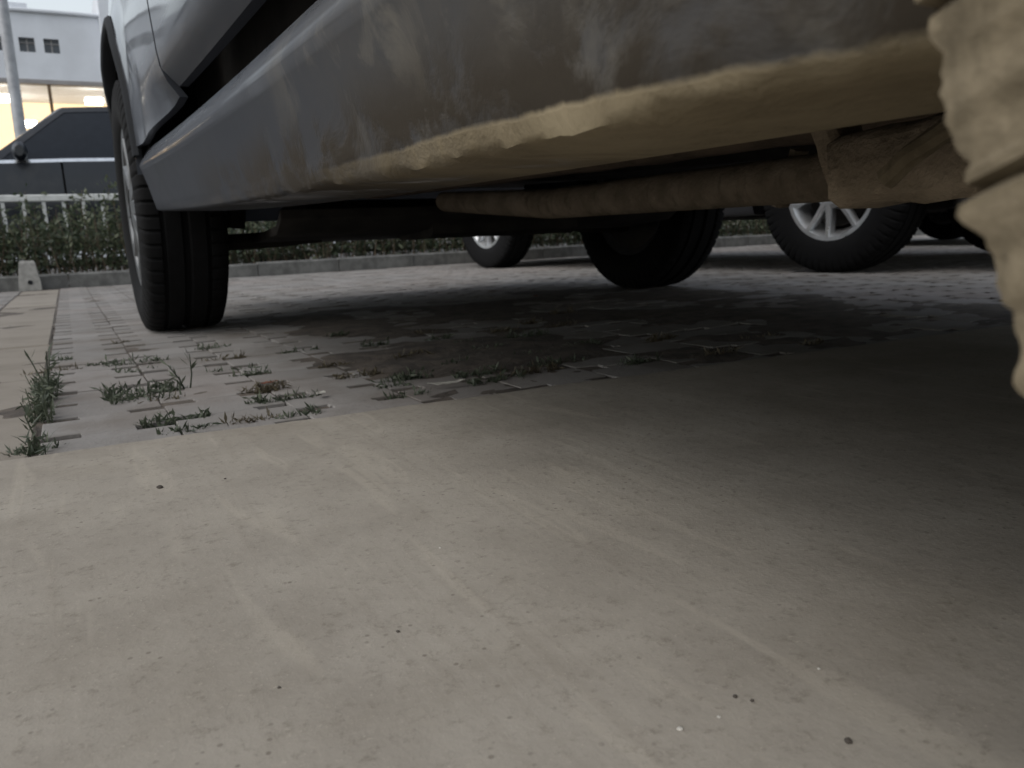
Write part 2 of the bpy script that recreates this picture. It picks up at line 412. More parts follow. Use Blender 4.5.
# ------------------------------------------------------------------ wheels
def lathe(prof, n, fn=None, closed=False):
    """prof: (x, r) pairs, spun about the X axis"""
    vs = []; fs = []; m = len(prof)
    for k in range(n):
        t = 2 * math.pi * k / n
        for i, (x, r) in enumerate(prof):
            if fn: x2, r2 = fn(i, x, r, t, k)
            else: x2, r2 = x, r
            vs.append((x2, r2 * math.cos(t), r2 * math.sin(t)))
    for k in range(n):
        q = (k + 1) % n
        for i in range(m - 1 if not closed else m):
            j = (i + 1) % m
            fs.append((k * m + i, k * m + j, q * m + j, q * m + i))
    return vs, fs
def tyre_mesh(r, wd, rr, lugs=60, per=6, muddy=False, seed=0):
    h = wd / 2
    side = [(-h * .80, rr), (-h * .92, rr + .012), (-h * .985, rr + (r - rr) * .35), (-h, rr + (r - rr) * .55), (-h * .985, r - .035), (-h * .955, r - .022), (-h * .90, r - .008)]
    if muddy: side = side[:4] + [(-h * 1.0, r - .045), (-h * 1.005, r - .020), (-h * .985, r - .006)]
    tread = [(-h * .80, r - .002), (-h * .62, r), (-h * .56, r), (-h * .54, r - .008), (-h * .46, r - .008), (-h * .44, r), (-h * .1, r), (-h * .06, r - .008)]
    prof = side + tread; prof = prof + [(-x, q) for x, q in reversed(prof)]
    n = lugs * per; m = len(prof); L = len(side)
    def fn(i, x, q, t, k):
        ph = k % per
        groove = ph == 0 and (not muddy or noise.noise((k // per * 1.37, 5.5, 0)) > .05)
        s_i = i if i < m / 2 else m - 1 - i
        if s_i in (4, 5, 6, 7, 8, 9) and groove:
            q -= (.0055 if muddy else .007) if s_i > 5 else .003; x *= (1 - (.022 if muddy else .035) * (s_i in (4, 5, 6)))
        if muddy:
            p = Vector((x * 1.0, q * math.cos(t), q * math.sin(t)))
            d = .0030 * (.3 * noise.noise(p * 30 + Vector((seed, 0, 0))) + .6 * noise.noise(p * 75) + .7 * noise.noise(p * 170) + .5 * noise.noise(p * 330)) + .002
            if s_i >= 4: q += d
            if 1 <= s_i <= 7: x += math.copysign(d * .9, x)
        return x, q
    vs, fs = lathe(prof, n, fn)
    return mesh(vs, fs)
def rim_parts(rr, wd, spokes, style):
    h = wd / 2
    b = MB()
    b.add(*lathe([(-h * .80, rr + .001), (-h * .86, rr + .004), (-h * .84, rr - .012), (-h * .70, rr - .02), (-h * .2, rr - .04), (h * .5, rr - .04), (h * .78, rr + .001)], 64))
    fl = -h * .74
    b.add(*lathe([(fl, .0), (fl - .012, .012), (fl - .014, .052), (fl + .0, .068), (fl + .05, .07)], 32))
    for k in range(spokes):
        if style == 'pair':
            a = 2 * math.pi * (k // 2) / (spokes / 2) + (.16 if k % 2 else -.16)
            a2 = 2 * math.pi * (k // 2) / (spokes / 2) + (.27 if k % 2 else -.27)
        else: a = a2 = 2 * math.pi * k / spokes
        w0, w1 = (.014, .011) if style == 'pair' else (.026, .020)
        r0, r1 = .05, rr - .012
        p0 = Vector((0, math.cos(a) * r0, math.sin(a) * r0)); p1 = Vector((0, math.cos(a2) * r1, math.sin(a2) * r1))
        d = (p1 - p0).normalized(); s_ = Vector((0, -d.z, d.y))
        vs = []
        for (p, ww, xf) in ((p0, w0, fl - .008), ((p0 + p1) / 2, (w0 + w1) / 2, fl - .001), (p1, w1, fl - .004)):
            for (a_, dx) in ((-1, .0), (-.6, -.008), (.6, -.008), (1, 0), (1, .03), (-1, .03)):
                q = p + s_ * ww * a_; vs.append((xf + dx, q.y, q.z))
        fs = []
        for seg in range(2):
            for i in range(6): j = (i + 1) % 6; fs.append((seg * 6 + i, seg * 6 + j, seg * 6 + 6 + j, seg * 6 + 6 + i))
        b.add(vs, fs)
    disc = MB().add(*lathe([(.055, .02), (.055, rr * .97), (.062, rr * .97), (.062, .02)], 40))
    disc.add(*lathe([(-.02, .03), (-.02, rr * .72), (.0, rr * .72), (.0, .03)], 48))
    return b.mesh(), disc.mesh()
CACHE = {}
def wheel(parent, loc, side, r, wd, rr, spokes=10, style='pair', rim_mat='alloy', muddy=False, steer=0):
    """side -1: outer face towards -x"""
    e = empty('wheel', loc, 0 if side < 0 else math.pi, parent)
    e.rotation_euler = (0, 0, (0 if side < 0 else math.pi) + steer)
    key = (r, wd, rr, muddy, spokes, style, rim_mat)
    if key not in CACHE:
        t = tyre_mesh(r, wd, rr, 110 if muddy else 60, 10 if muddy else 6, muddy)
        t.materials.append(MAT['mud' if muddy else 'rubber'])
        rm, dm = rim_parts(rr, wd, spokes, style); rm.materials.append(MAT['mud' if muddy else rim_mat]); dm.materials.append(MAT['under'])
        for q, an in ((t, 40), (rm, 35), (dm, 35)):
            q.polygons.foreach_set('use_smooth', [True] * len(q.polygons)); q.set_sharp_from_angle(angle=math.radians(an))
        CACHE[key] = (t, rm, dm)
    for nm, q in zip(('tyre', 'rim', 'brake_disc'), CACHE[key]):
        o = bpy.data.objects.new(nm, q); col.objects.link(o); o.parent = e
    return e

# ------------------------------------------------------------------ cars
def interp(tab, x):
    if x <= tab[0][0]: return tab[0][1]
    for (a, b), (c, d) in zip(tab, tab[1:]):
        if x <= c:
            t = (x - a) / (c - a); t2 = t * t * (3 - 2 * t); return b + (d - b) * (.5 * t + .5 * t2)
    return tab[-1][1]
def build_car(root, P):
    L = P['L']; r = P['r']; paint_ = P['paint']; W = P.get('W', .88); htr = P.get('track', .795)
    rise = P.get('rise', lambda y: 0.0); seamy = P.get('seam', L - .97)
    RA, FA = P.get('ra', .355), P.get('fa', .38)
    zc = r
    prof = [(.25, -.035), (.452, -.034), (.458, -.020), (.468, -.012), (.485, -.008), (.51, -.005), (.58, -.001), (.62, .0), (.66, -.003), (.74, -.011), (.82, -.020), (.90, -.030), (.98, -.044)]
    nose, tail = L + .82, -.86
    def hw(y, z):
        tk = min(1, max(0, (y - seamy - .03) / .28)); tk = tk * tk * (3 - 2 * tk)
        pv = interp(prof, z)
        v = W + (pv if z > .52 else pv * (1 - tk) + tk * -.005)
        if y > L + .15: v -= .16 * ((y - L - .15) / .67) ** 2
        if y < -.25: v -= .10 * ((-.25 - y) / .6) ** 2
        for yc, R in ((0, RA), (L, FA)):
            d = math.hypot(y - yc, z - zc) - R
            if z > .28 and d > -.02: v += (.014 if yc else .012) * math.exp(-(d / .055) ** 2)
        # the front fender draws in a little behind the flare
        return v
    belt = [(-.9, .90), (-.5, .96), (.2, .97), (1.5, .94), (L - .45, .92), (L + .3, .84), (L + .85, .70)]
    zb = lambda y: interp(belt, y)
    G = lambda s, y, z, inset=0.0: Vector((s * (hw(y, z) - inset), y, z + rise(y)))
    def arch(y, yc, R, low):
        d = abs(y - yc)
        return zc + math.sqrt(R * R - d * d) if d < R else low
    def panel(name, s, y0, y1, zlo, zhi, nu=24, nv=14, mat=paint_, shift=None, ys=None, flange=.014, parent=root):
        cols = []
        us = ys or [y0 + (y1 - y0) * i / nu for i in range(nu + 1)]
        for i, y in enumerate(us):
            t = i / (len(us) - 1); lo, hi = zlo(y), zhi(y); c = []
            for j in range(nv + 1):
                z = lo + (hi - lo) * j / nv
                yy = y + (shift(z) * max(0, 1 - (y - us[0]) / (L - FA - us[0])) if shift else 0)
                c.append(G(s, yy, z))
            cols.append(c)
        return MB().add(*grid(cols, (-s * flange, 0, 0))).build(name, mat, root if parent is None else parent, None, True, 50)
    SB = .452                                        # door bottoms / top of side skirt
    def spread(a, b, yc, R, n):                      # columns crowding at the arch ends
        pts = set([a, b])
        for k in range(n + 1): pts.add(a + (b - a) * k / n)
        for k in range(25):
            y = yc + (R - 1e-4) * math.cos(math.pi * k / 24)
            if a < y < b: pts.add(y)
        for e in (yc - R - 1e-4, yc + R + 1e-4):
            if a < e < b: pts.add(e)
        return sorted(pts)
    for s in (-1, 1):
        sh = lambda z: .03 * (z - .45) if z < .62 else .03 * .17
        ysF = spread(seamy + .0075, L + .62, L, FA, 26)
        fzlo = lambda y: arch(y, L, FA, (.386 + .052 * min(1, max(0, (L - FA - .04 - y) / .42))) if y < L else .45)
        panel('front_fender', s, 0, 0, fzlo, zb, nv=20, ys=ysF, shift=lambda z: sh(z) * 1.0)
        dsh = lambda z: sh(z)
        # front door: its leading edge follows the fender seam
        cols = []; ye = .86
        for i in range(31):
            t = i / 30; c = []
            for j in range(19):
                z = SB + (zb(ye + (seamy - ye) * t) - SB) * j / 18
                y = ye + (seamy - .0075 - ye) * t + sh(z) * t ** 6
                c.append(G(s, y, z))
            cols.append(c)
        fd = MB().add(*grid(cols, (-s * .014, 0, 0))).build('front_door', paint_, root, None, True, 50)
        hb = MB().box(-.02, .0, -.1, .1, -.012, .012, .004, Matrix.Translation(G(s, 1.05, .80) + Vector((s * .028, 0, 0)))).build('handle', paint_, fd)
        rdlo = lambda y: max(SB, arch(y, 0, RA + .075, SB))
        rd = panel('rear_door', s, 0, 0, rdlo, zb, nv=16, ys=[y for y in spread(.22, .852, 0, RA + .075, 22)])
        MB().box(-.02, .0, -.1, .1, -.012, .012, .004, Matrix.Translation(G(s, .42, .83) + Vector((s * .028, 0, 0)))).build('handle', paint_, rd)
        qhi = lambda y: zb(y) if y < .214 else arch(y, 0, RA + .068, SB + .0)
        panel('rear_quarter', s, 0, 0, lambda y: arch(y, 0, RA, .45), qhi, nv=16, ys=[y for y in spread(-.70, RA + .067, 0, RA, 26)])
        # side skirt with mud-thickened lower edge
        sk = P.get('skirt') or [(.60, .42), (.770, .41), (.835, .394), (.853, .389), (.862, .383), (.872, .368), (.882, .351), (.8835, .345), (.880, .335), (.871, .305), (.863, .272), (.8585, .2545), (.8555, .2512), (.848, .2495), (.80, .2485), (.757, .2475), (.752, .2485), (.748, .27), (.748, .40)]
        nY = P.get('sk_n', 60); cols = []
        for i in range(nY + 1):
            t = i / nY; c = []
            for (hx, z) in sk:
                y0 = math.sqrt(max(RA ** 2 - (z - zc) ** 2, 0)) - (.006 if P.get('mudskirt') else -.002); y1 = L - math.sqrt(max(FA ** 2 - (z - zc) ** 2, 0)) - .002
                y = y0 + (y1 - y0) * t
                dx = dz = 0
                if P.get('mudskirt') and z < .30:
                    k = max(0, 1 - max(0, y - .5) / .9)
                    p = Vector((hx * 3 + s, y, z))
                    dz = k * (.0035 * noise.noise(p * 30) + .0025 * noise.noise(p * 75)) * (1 if z < .2548 and hx > .846 else (.4 if hx > .846 else 0))
                    dx = .5 * k * (hx > .84) * (.003 * noise.noise(p * 22 + Vector((9, 0, 0))) + .002 * noise.noise(p * 60))
                dy = y - .2
                ww = hx - W + .88 + dx
                c.append(Vector((s * ww, y, z + dz + rise(y))))
            cols.append(c)
        MB().add(*grid(cols)).build('side_skirt', paint_, root, None, True, 40)
        # wheel-arch liners
        for nm, yc, R in (('wheel_arch_liner', 0, RA), ('wheel_arch_liner', L, FA)):
            cols = []
            for k in range(25):
                a = math.radians(-8 + 196 * k / 24)
                c = []
                for inx in (.022, .10, .20, .36):
                    Rr = R + .004 + (.012 if inx > .05 else 0)
                    y, z = yc + Rr * math.cos(a), zc + Rr * math.sin(a)
                    c.append(Vector((s * (W + .0 - inx), y, z + rise(yc))))
                cols.append(c)
            MB().add(*grid(cols)).build(nm, 'mud_brown' if (P.get('mudskirt') and yc == 0) else 'dark', root, None, True)
        if P.get('flare'):
            cols = []
            for k in range(33):
                a = math.radians(-14 + 165 * k / 32) + math.radians(22)
                c = []
                for (dr, dx) in ((.028, .004), (.022, .012), (.008, .016), (-.004, .010), (-.006, -.02)):
                    y = L + (FA + dr) * math.cos(a); z = zc + (FA + dr) * math.sin(a)
                    zz = max(z, .3)
                    c.append(Vector((s * (hw(L + FA * math.cos(a), max(.45, zc + FA * math.sin(a))) + dx - .008), y, zz + rise(y))))
                cols.append(c)
            MB().add(*grid(cols)).build('arch_trim', 'dark', root, None, True, 60)
        # greenhouse sides
        ra_, rf_ = P.get('roof', (.05, 1.22)); ZR = P.get('ZR', 1.43); hr = .60
        yb0, yb1 = -.42, L - .42                         # belt ends: rear glass foot, windscreen foot
        def gh(y, t):                                    # t 0 belt, 1 roof rail
            ylo, yhi = y, ra_ + (rf_ - ra_) * (y - yb0) / (yb1 - yb0)
            yy = ylo + (yhi - ylo) * t
            crown = .03 * math.sin(math.pi * (y - yb0) / (yb1 - yb0))
            zz = zb(y) + (ZR - .05 + crown - zb(y)) * t
            x = (W - .04) + (hr - (W - .04)) * (t ** 1.25)
            return Vector((s * x, yy, zz + rise(yy)))
        ym = .86
        for nm, a, b_ in (('rear_side_window', yb0 + .16, ym - .05), ('front_side_window', ym + .05, yb1 - .10)):
            cols = [[gh(a + (b_ - a) * i / 14, .06 + .84 * j / 6) for j in range(7)] for i in range(15)]
            MB().add(*grid(cols)).build(nm, 'glass_car', root, None, True)
        fr = MB()
        for (a, b_, t0, t1) in ((yb0, yb0 + .16, 0, 1), (ym - .05, ym + .05, 0, 1), (yb1 - .10, yb1, 0, 1), (yb0 + .16, yb1 - .1, .90, 1.0)):
            n_ = 14 if b_ - a > .5 else 3
            cols = [[gh(a + (b_ - a) * i / n_, t0 + (t1 - t0) * j / 6) + Vector((s * .006, 0, 0)) for j in range(7)] for i in range(n_ + 1)]
            fr.add(*grid(cols, (-s * .02, 0, 0)))
        fr.build('window_frame', paint_, root, None, True, 50)
        cols = [[gh(yb0 + .1 + (yb1 - yb0 - .15) * i / 20, .0 + .055 * j / 2) + Vector((s * .008, 0, 0)) for j in range(3)] for i in range(21)]
        MB().add(*grid(cols, (-s * .02, 0, 0))).build('window_trim', P.get('trim', 'chrome'), root, None, True, 50)
        # door mirror
        q = gh(yb1 - .2, .1); mb = MB(); vs = []; fs = []
        for i, (dx, sc_) in enumerate(((.02, .35), (.06, .8), (.12, 1), (.18, .95), (.215, .55))):
            for k in range(10):
                a = 2 * math.pi * k / 10; vs.append(q + Vector((s * dx, .055 * sc_ * math.cos(a) - .02, .03 + .075 * sc_ * math.sin(a))))
        for i in range(4):
            for k in range(10): fs.append((i * 10 + k, i * 10 + (k + 1) % 10, i * 10 + 10 + (k + 1) % 10, i * 10 + 10 + k))
        fs += [tuple(range(10)), tuple(40 + k for k in range(10))]
        mb.add(vs, fs).build('door_mirror', paint_, root, None, True, 50)
        # lamps
        hl = MB(); cols = []
        for i in range(9):
            y = L + .36 + .27 * i / 8
            cols.append([G(s, y, .60 + .12 * j / 4, -.004) for j in range(5)])
        hl.add(*grid(cols, (-s * .03, 0, 0))).build('headlight', 'lens', root, None, True, 50)
        cols = []
        for i in range(7):
            y = -.72 + .2 * i / 6
            cols.append([G(s, y, .72 + .15 * j / 4, -.004) for j in range(5)])
        MB().add(*grid(cols, (-s * .03, 0, 0))).build('tail_light', 'redlens', root, None, True, 50)
    # bonnet, boot lid, roof, glass
    def cross(name, y0, y1, zfun, hwf, mat, nu=16, nv=16, crown=.03, yshift=None):
        cols = []
        for i in range(nu + 1):
            y = y0 + (y1 - y0) * i / nu; c = []
            for j in range(nv + 1):
                q = -1 + 2 * j / nv
                c.append(Vector((q * hwf(y), y, zfun(y) + crown * (1 - q * q) + rise(y))))
            cols.append(c)
        return MB().add(*grid(cols, (0, 0, -.012))).build(name, mat, root, None, True, 50)
    cross('bonnet', L - .40, L + .66, zb, lambda y: hw(y, zb(y)) - .004, paint_, crown=.05)
    cross('boot_lid', -.78, -.44, zb, lambda y: hw(y, zb(y)) - .004, paint_, crown=.03)
    ra_, rf_ = P.get('roof', (.05, 1.22)); ZR = P.get('ZR', 1.43)
    crn = lambda y: ZR - .05 + .03 * math.sin(math.pi * min(1, max(0, (y - ra_) / (rf_ - ra_))))
    cross('roof', ra_, rf_, crn, lambda y: .606, paint_, crown=.045)
    for nm, ya, yb_, ha, hb_ in (('windscreen', L - .42, rf_, W - .05, .60), ('rear_window', -.42, ra_, W - .06, .60)):
        cols = []
        for i in range(11):
            t = i / 10; y = ya + (yb_ - ya) * t; z = zb(ya) + (ZR - .05 - zb(ya)) * t; hx = ha + (hb_ - ha) * t ** 1.25
            cols.append([Vector((hx * (-1 + 2 * j / 12), y + (.05 if nm == 'windscreen' else -.05) * (1 - (-1 + 2 * j / 12) ** 2), z + .045 * (1 - (-1 + 2 * j / 12) ** 2) * (.8 + .2 * t) + rise(y))) for j in range(13)])
        MB().add(*grid(cols)).build(nm, 'glass_car', root, None, True)
    for nm, yb_, D, hw0, zs in (('front_bumper', L + .42, .42, W - .02, [(.22, .94), (.30, .985), (.42, 1.0), (.55, 1.0), (.66, .985), (.71, .95)]),
                              ('rear_bumper', -.5, -.38, W - .015, [(.25, .95), (.32, .985), (.45, 1.0), (.60, 1.0), (.72, .98), (.88, .93)])):
        cols = []
        for i in range(41):
            t = math.pi * i / 40; cx_ = math.copysign(abs(math.cos(t)) ** .6, math.cos(t)); sy = abs(math.sin(t)) ** .6
            cols.append([Vector((-hw0 * f_ * cx_, yb_ + D * f_ * sy, z + rise(yb_))) for z, f_ in zs])
        bp = MB().add(*grid(cols)).build(nm, paint_, root, None, True, 60)
        yy = yb_ + D * 1.0
        MB().box(-.26, .26, min(yy, yy + math.copysign(.012, D)), max(yy, yy + math.copysign(.012, D)), .5, .61, .002).build('number_plate_panel', 'dark', bp).location.z = rise(yb_)
        if nm == 'front_bumper':
            MB().box(-.42, .42, yy - .006, yy + .008, .34, .46, .003).build('grille', 'dark', bp).location.z = rise(yb_)
    # inner shell and floor
    fz = P.get('floor', .30)
    sh_ = MB(); cols = []
    for y in [-.80 + (L + 1.5) * i / 24 for i in range(25)]:
        hx = W - .115 if (abs(y) > RA + .03 and abs(y - L) > FA + .03) else W - .36
        zt = zb(y) - .05
        cols.append([Vector((-hx, y, zt + rise(y))), Vector((-hx, y, fz + rise(y))), Vector((-.16, y, fz + rise(y))), Vector((-.13, y, fz + .09 + rise(y))), Vector((.13, y, fz + .09 + rise(y))), Vector((.16, y, fz + rise(y))), Vector((hx, y, fz + rise(y))), Vector((hx, y, zt + rise(y)))])
    sh_.add(*grid(cols)).build('floor_pan', 'under', root)
    # running gear
    MB().box(-.46, .46, L - .12, L + .20, .235, .30, .015).build('front_subframe', 'under', root).location.z = rise(L) * .4
    for s in (-1, 1):
        a = MB().tube([(s * .42, L - .10, .24), (s * .58, L - .03, .225), (s * (htr - .09), L, .22)], [.028, .022, .02], 8); a.build('control_arm', 'under', root, None, True)
        for yc in (0, L):
            MB().tube([(s * (htr - .16), yc - .04, .26), (s * (htr - .20), yc - .05, .62)], [.025, .03], 10).build('damper', 'under', root, None, True)
    sp, st, rm = P.get('wheel', (10, 'pair', 'alloy'))
    for s in (-1, 1):
        for yc in (0, L):
            mu = P.get('muddy', None) == (s, yc == 0)
            wheel(root, (s * htr, yc + (.0035 if mu else 0), r), s, r, P.get('tw', .2) + (.012 if mu else 0), P.get('rr', .20), sp, st, rm,
                  muddy=(P.get('muddy', None) == (s, yc == 0)))
    return root

# the muddy car beside the camera
XC, YR = 1.05, -.208
main = empty('parked_car', (XC, YR, 0))
tag(main, 'muddy grey car towering over the lens, its mud-caked sill and wheel close by', 'car')
rise = lambda y: 0 if y < .2 else (.012 * (y - .2) ** 2 if y < 2.6 else .012 * 2.4 ** 2 + .0576 * (y - 2.6) * .6)
PM = dict(L=2.55, r=.32, rr=.20, tw=.2, track=.795, paint='paint_main', W=.88, rise=rise, seam=1.715, ra=.350, fa=.372,
          wheel=(10, 'single', 'steel'), muddy=(-1, True), mudskirt=True, sk_n=190, flare=True, floor=.315)
build_car(main, PM)
def lx(x): return x - XC
def ly(y): return y - YR
# muddy underbody pieces seen past the sill
def noisy(mb, amp=.004, sc_=30):
    out = []
    for v in mb.v:
        p = Vector(v); d = Vector((noise.noise(p * sc_), noise.noise(p * sc_ + Vector((7, 3, 1))), noise.noise(p * sc_ + Vector((1, 9, 4)))))
        out.append(p + d * amp)
    mb.v = out; return mb
def bar(a, b, wx, hz, n=14, taper=1.0):
    """box bar from a to b in car space"""
    a, b = Vector(a), Vector(b); d = (b - a).normalized(); sx = d.cross(Vector((0, 0, 1))).normalized(); up = sx.cross(d)
    cols = []
    for i in range(n + 1):
        t = i / n; p = a.lerp(b, t); k = 1 + (taper - 1) * t; c = []
        for (u, v) in ((-1, -.7), (-.7, -1), (.7, -1), (1, -.7), (1, .7), (.7, 1), (-.7, 1), (-1, .7), (-1, -.7)):
            c.append(p + sx * u * wx * k + up * v * hz * k)
        cols.append(c)
    vs, fs = grid(cols); nv = 9
    fs += [tuple(range(8)), tuple(n * nv + q for q in range(8))]
    m = MB(); m.add(vs, fs); return m
noisy(MB().tube([(lx(.80), ly(-.35), .30), (lx(.80), ly(.1), .272), (lx(.80), ly(.6), .259), (lx(.81), ly(1.3), .264), (lx(.86), ly(1.9), .30)], [.028, .029, .029, .027, .025], 14), .003).build('exhaust_pipe', 'mud_brown', main, None, True)
noisy(bar((lx(.83), ly(.74), .30), (lx(.83), ly(.77), .232), .012, .006, 4), .002).build('exhaust_hanger', 'mud_brown', main, None, True)
noisy(bar((lx(.45), ly(-.17), .262), (lx(.465), ly(.365), .240), .034, .026, 26, .9), .006, 26).build('trailing_arm', 'mud_brown', main, None, True, 60)
for k in range(1):
    noisy(bar((lx(.46 + .07 * k), ly(.37), .236), (lx(.465 + .07 * k), ly(.41), .33), .012, .010, 10), .006, 60).build('bush_bracket', 'mud_brown', main, None, True)
noisy(MB().tube([(lx(.36), ly(.268), .229), (lx(.36), ly(.255), .238), (lx(.362), ly(.24), .248), (lx(.38), ly(.22), .27)], .0055, 8), .0015, 60).build('brake_hose', 'mud', main, None, True)
MB().add(*grid([[Vector((q, ly(u), z)) for q in (-.60, -.3, 0, .3, .60)] for (u, z) in ((1.92, .27), (1.98, .236), (2.2, .220), (2.7, .214), (3.05, .216), (3.12, .24))], (0, 0, .02))).build('engine_undertray', 'under', main, None, True)
noisy(bar((lx(.36), ly(-.208), .31), (lx(1.74), ly(-.208), .31), .035, .03, 30), .004).build('rear_axle_beam', 'mud_dark', main, None, True, 60)
noisy(bar((lx(1.15), ly(.0), .29), (lx(1.62), ly(.0), .29), .16, .045, 12), .006).build('fuel_tank', 'mud_dark', main, None, True, 60)
noisy(bar((lx(.62), ly(.3), .30), (lx(.62), ly(1.75), .325), .03, .022, 24), .003).build('frame_rail', 'mud_dark', main, None, True, 60)
noisy(bar((lx(1.48), ly(.3), .30), (lx(1.48), ly(1.75), .325), .03, .022, 24), .003).build('frame_rail', 'mud_dark', main, None, True, 60)
noisy(bar((lx(.85), ly(2.1), .25), (lx(1.3), ly(2.1), .25), .14, .04, 10), .004).build('oil_sump', 'under', main, None, True, 60)

# the neighbour with the bright alloys, parked slightly askew
nb = empty('parked_car', (3.565, 2.36, 0), math.radians(6.3))
tag(nb, 'dark car with bright silver twin-spoke alloy wheels seen under the muddy car', 'car', 'cars parked in the paved bays')
PN = dict(L=2.52, r=.325, rr=.192, tw=.2, track=.77, paint='paint_next', W=.86, floor=.24)
build_car(nb, PN)
def copy_tree(o, parent=None):
    c = o.copy(); col.objects.link(c); c.parent = parent
    for ch in o.children: copy_tree(ch, c)
    return c
third = copy_tree(nb); third.location = (6.25, 1.9, 0); third.rotation_euler = (0, 0, math.radians(3))
tag(third, 'dark car farthest to the right, a sliver showing behind the silver-wheeled car', 'car', 'cars parked in the paved bays')

# the navy car passing behind the hedge
st = empty('street_car', (1.93, 9.15, -.02), math.radians(90)); st.scale = (1.1, 1.1, 1.1)
tag(st, 'dark navy car out on the road behind the hedge and railing', 'car')
build_car(st, dict(L=2.65, r=.33, rr=.21, tw=.21, track=.79, paint='paint_street', W=.90, ZR=1.44, roof=(.0, 1.62), trim='chrome'))

# ------------------------------------------------------------------ hedge, railing, post
random.seed(11)
hedge = empty('hedge', (0, 6.5, .05))
tag(hedge, 'low leafy green hedge growing behind the kerb', 'hedge')
lv = MB(); stv = MB()
def leaf(mb, p, l, wd, d, nrm):
    s_ = d.cross(nrm).normalized()
    mb.add([p, p + d * l * .5 + s_ * wd, p + d * l, p + d * l * .5 - s_ * wd], [(0, 1, 2, 3)])
def rv(): return Vector((random.gauss(0, 1), random.gauss(0, 1), random.gauss(0, 1))).normalized()
x = -4.5
while x < 9.5:
    y = random.uniform(-.30, .26)
    hgt = .385 + .12 * noise.noise((x * 1.7, 3, 0)) + random.uniform(-.12, .13)
    if random.random() < .08: hgt += .14
    lean = Vector((random.uniform(-.28, .28), random.uniform(-.3, .2), 1))
    p0 = Vector((x, y, 0)); p1 = p0 + lean * hgt
    stv.tube([p0, p0.lerp(p1, .5) + Vector((random.uniform(-.02, .02), 0, 0)), p1], [.004, .003, .0012], 4, False)
    for k in range(int(46 * hgt / .4)):
        t = random.uniform(.06, 1) ** .8
        p = p0.lerp(p1, t) + Vector((random.gauss(0, .045), random.gauss(0, .045), random.gauss(0, .02)))
        if p.z < .01: p.z = .02
        d = (rv() + Vector((0, -.2, .4))).normalized(); leaf(lv, p, random.uniform(.025, .06), random.uniform(.006, .013), d, rv())
    x += random.uniform(.006, .012)
lv.build('foliage', 'leaf', hedge, 'stuff'); stv.build('stems', 'twig', hedge, 'stuff')

rail = empty('railing', (0, 6.98, .05))
tag(rail, 'low white metal railing rising just above the hedge', 'railing')
MB().box(-5, 9.5, -.018, .018, .555, .605, .006).build('top_rail', 'white_metal', rail)
MB().box(-5, 9.5, -.014, .014, .10, .13, .004).build('bottom_rail', 'white_metal', rail)
pk = MB().box(-.012, .012, -.009, .009, .131, .554, .002).mesh(); pk.materials.append(MAT['white_metal'])
for i in range(110):
    o = bpy.data.objects.new('picket', pk); col.objects.link(o); o.parent = rail; o.location = (-4.9 + .13 * i, 0, 0)
pp = MB().box(-.02, .02, -.02, .02, 0, .552, .003).mesh(); pp.materials.append(MAT['white_metal'])
for i in range(8):
    o = bpy.data.objects.new('post', pp); col.objects.link(o); o.parent = rail; o.location = (-4.965 + 2.08 * i, .04, 0)

stub = empty('concrete_marker', (-.215, 5.9, 0))
tag(stub, 'short pale concrete marker post standing against the kerb before the hedge', 'marker post')
b = MB(); vs = []
for (z, hx, hy) in ((0, .062, .05), (.05, .06, .048), (.17, .044, .036), (.185, .038, .03)):
    vs += [(-hx, -hy, z), (hx, -hy, z), (hx, hy, z), (-hx, hy, z)]
fs = [(12, 13, 14, 15)]
for k in range(3):
    for i in range(4): j = (i + 1) % 4; fs.append((4 * k + i, 4 * k + j, 4 * k + 4 + j, 4 * k + 4 + i))
b.add(vs, fs).build('post', 'pale_concrete', stub)
MB().tube([(.004, -.052, .052), (.004, -.044, .052)], .014, 14).build('bolt_hole', 'dark', stub)

# lamp post on the far pavement side of the road
lp = empty('lamp_post', (-.275, 11.0, -.02))
tag(lp, 'tall grey lamp post rising behind the navy car', 'lamp post')
MB().tube([(0, 0, 0), (0, 0, .5), (0, 0, .55), (.02, 0, 3.2), (.04, 0, 6.2)], [.085, .085, .066, .058, .045], 18).build('pole', 'grey_pole', lp, None, True)
MB().tube([(.04, 0, 6.2), (.05, -.2, 6.5), (.06, -.7, 6.65), (.06, -1.2, 6.68)], [.045, .04, .035, .03], 10).build('arm', 'grey_pole', lp, None, True)
MB().box(-.05, .17, -1.75, -1.15, 6.62, 6.72, .03).build('lamp_head', 'grey_pole', lp)

# ------------------------------------------------------------------ showroom building
BY = 34.0; K = BY / 27.0
bd = empty('showroom_building', (0, BY, 0))
tag(bd, 'grey two-storey building with warm lit glass front and small dark upper windows', 'building')
zx = lambda x: x * K
zz = lambda z: CAMH + (z - CAMH) * K
ZL, ZT = zz(5.08), zz(6.84)
bx_a, bx_b = -5, 12
